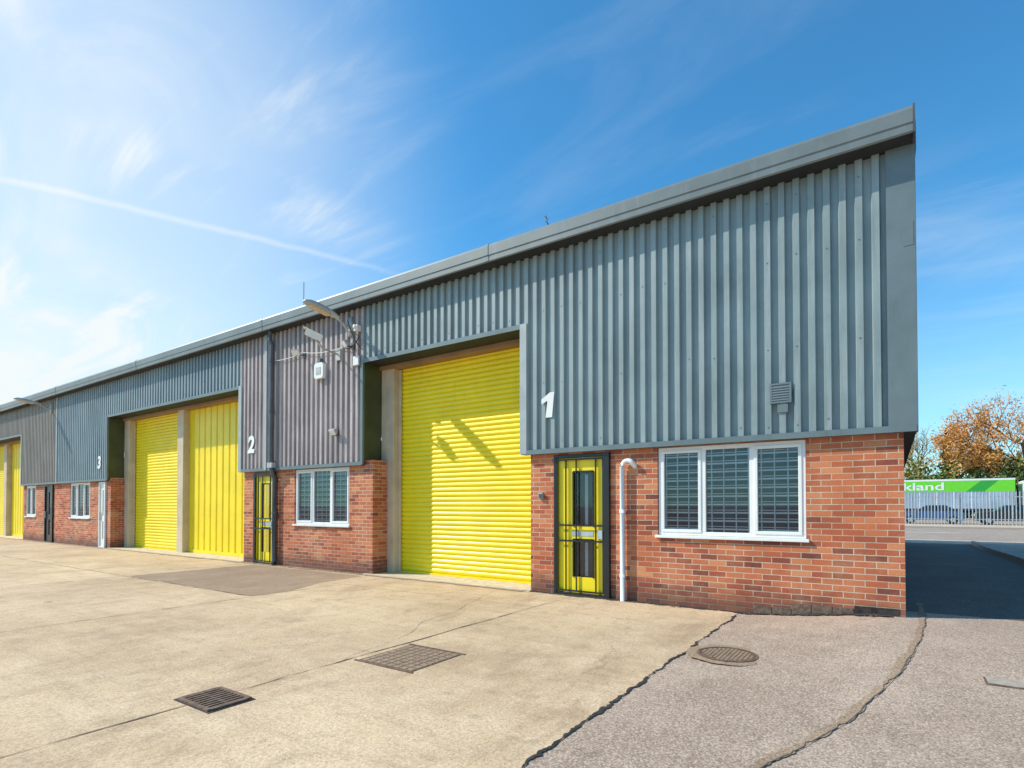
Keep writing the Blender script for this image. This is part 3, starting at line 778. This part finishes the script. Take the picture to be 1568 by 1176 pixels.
def conifer(name,x,y,h,rad):
    mb=MB(); mb.tube([(x,y,0),(x,y,h)],.2,M_BARK,8,r2=.03)
    for i in range(4000):
        t=random.random()**.7; z=h*(1-t*.88); r=rad*t*(.7+.4*math.sin(z*5))*math.sqrt(random.random()); a=random.random()*6.28
        leafq(mb,Vector((x+r*math.cos(a),y+r*math.sin(a),z-r*.25)),random.uniform(.1,.26),M_LEAF,.4)
    mb.build(name)
conifer('conifer_tree',5.7,88,10.8,2.0)
def mass(name,items,mat,n,s):
    mb=MB()
    for (x,y,rx,ry,h) in items:
        for i in range(n):
            d=rdir(); k=random.uniform(.45,1.0)*(1+.25*noise.noise(d*2+Vector((x,y,0))))
            p=Vector((x+d.x*rx*k,y+d.y*ry*k,h*.5+d.z*h*.55*k))
            if p.z>0: leafq(mb,p,random.uniform(.6,1.4)*s,mat,.6)
    mb.build(name)
mass('distant_hedge',[( -4+i*2.1+random.uniform(-.5,.5),84+random.uniform(-2,2),2.0,1.8,random.uniform(4.4,6.2)) for i in range(22)],M_LEAF,1500,.22)
mass('distant_shrubs',[( 3+i*3.3+random.uniform(-1,1),87+random.uniform(-2,2),2.4,2.0,random.uniform(6.4,8.2)) for i in range(12)],M_LEAF2,1400,.2)
mass('distant_trees',[( 35+i*9,130+random.uniform(-10,10),8,6,random.uniform(9,13)) for i in range(14)],M_LEAF2,900,.7)

# ---------------------------------------------------------------- sun & sky
sd=Vector((-1.85,-1.0,1.8)).normalized()
elev=math.asin(sd.z); rot=math.atan2(sd.x,sd.y)
sl=bpy.data.lights.new('sun','SUN'); sl.energy=5.0; sl.angle=math.radians(.53); sl.color=(1,.94,.82)
so=bpy.data.objects.new('sun',sl); so.rotation_euler=sd.to_track_quat('Z','Y').to_euler(); COL.objects.link(so)
w=bpy.data.worlds.new('World'); scene.world=w; w.use_nodes=True; nt=w.node_tree; nt.nodes.clear()
out=N(nt,'ShaderNodeOutputWorld'); bg_=N(nt,'ShaderNodeBackground'); bg_.inputs[1].default_value=.135
sky=N(nt,'ShaderNodeTexSky'); sky.sky_type='NISHITA'; sky.sun_disc=False; sky.sun_elevation=elev; sky.sun_rotation=rot
sky.air_density=1.0; sky.dust_density=.4; sky.ozone_density=2.0
tint=mix(nt,1.0,sky.outputs[0],(.50,1.32,1.62),'MULTIPLY')
tc=N(nt,'ShaderNodeTexCoord'); dirv=tc.outputs['Generated']
s=N(nt,'ShaderNodeSeparateXYZ'); L(nt,dirv,s.inputs[0])
zz=math_n(nt,'ADD',math_n(nt,'MAXIMUM',s.outputs[2],0),.16)
cx_=math_n(nt,'DIVIDE',s.outputs[0],zz); cy_=math_n(nt,'DIVIDE',s.outputs[1],zz)
cc=N(nt,'ShaderNodeCombineXYZ'); L(nt,cx_,cc.inputs[0]); L(nt,cy_,cc.inputs[1])
def cloudnoise(rotz,scl,scale,detail,dist,loc=(0,0,0)):
    mp=N(nt,'ShaderNodeMapping'); L(nt,cc.outputs[0],mp.inputs[0]); mp.inputs['Rotation'].default_value=(0,0,rotz); mp.inputs['Scale'].default_value=scl; mp.inputs['Location'].default_value=loc
    nz=N(nt,'ShaderNodeTexNoise'); nz.inputs['Scale'].default_value=scale; nz.inputs['Detail'].default_value=detail; nz.inputs['Roughness'].default_value=.6; nz.inputs['Distortion'].default_value=dist; L(nt,mp.outputs[0],nz.inputs['Vector'])
    return nz.outputs['Fac']
n1=cloudnoise(.5,(.6,1.6,1),1.3,10,.6); n2=cloudnoise(-.3,(1,1,1),.55,4,.2,(3,1,0)); n3=cloudnoise(.9,(.5,2.2,1),1.7,12,.9,(5,2,0))
def dot(v):
    n=N(nt,'ShaderNodeVectorMath',operation='DOT_PRODUCT'); L(nt,dirv,n.inputs[0]); n.inputs[1].default_value=v; return n.outputs['Value']
dl=Vector((-1.3216,.1,.42)).normalized()
near=maprange(nt,dot(dl),.68,1.0)
veil=math_n(nt,'MULTIPLY',math_n(nt,'POWER',near,1.2),.62)
wis=maprange(nt,n1,.46,.80); gate=maprange(nt,n2,.40,.62)
wisp=math_n(nt,'MULTIPLY',math_n(nt,'MULTIPLY',wis,gate),math_n(nt,'ADD',math_n(nt,'MULTIPLY',near,.8),.22))
cirr=math_n(nt,'MULTIPLY',maprange(nt,n3,.48,.78),math_n(nt,'ADD',math_n(nt,'MULTIPLY',near,.8),.08))
d1=Vector((-1.3216,.3104,.589)); d2=Vector((-.7407,.7056,.4215)); nn=d1.cross(d2).normalized()
al=math_n(nt,'ABSOLUTE',math_n(nt,'ADD',dot(nn),math_n(nt,'MULTIPLY',math_n(nt,'SUBTRACT',n1,.5),.03)))
con=math_n(nt,'MULTIPLY',maprange(nt,al,.0,.007,1,0),maprange(nt,dot(d1.normalized()),.84,.93))
con=math_n(nt,'MULTIPLY',con,math_n(nt,'ADD',n1,-.1))
al2=math_n(nt,'ABSOLUTE',math_n(nt,'ADD',math_n(nt,'ADD',dot(nn),.035),math_n(nt,'MULTIPLY',math_n(nt,'SUBTRACT',n1,.5),.25)))
band=math_n(nt,'MULTIPLY',math_n(nt,'MULTIPLY',maprange(nt,al2,.0,.06,1,0),maprange(nt,dot(d1.normalized()),.84,.95)),maprange(nt,n3,.38,.62))
fac=math_n(nt,'ADD',math_n(nt,'ADD',math_n(nt,'ADD',veil,cirr),wisp),math_n(nt,'ADD',math_n(nt,'MULTIPLY',con,.4),math_n(nt,'MULTIPLY',band,.5)))
hz=maprange(nt,s.outputs[2],0.0,.40,.36,0)
fac=math_n(nt,'MINIMUM',math_n(nt,'ADD',fac,hz),1.0)
col=mix(nt,fac,tint,(6.7,7.15,7.3))
L(nt,col,bg_.inputs[0]); L(nt,bg_.outputs[0],out.inputs[0])

# ---------------------------------------------------------------- camera
PT=1.0
cd=bpy.data.cameras.new('camera'); cd.sensor_width=36; cd.lens=36*854/1568; cd.shift_y=(187-854*math.tan(math.radians(PT)))/1568; cd.clip_end=3000
co=bpy.data.objects.new('camera',cd); co.location=(0,0,1.4); co.rotation_euler=(math.radians(90+PT),0,TH); COL.objects.link(co)
scene.camera=co
scene.view_settings.view_transform='Standard'; scene.view_settings.look='None'; scene.view_settings.exposure=0
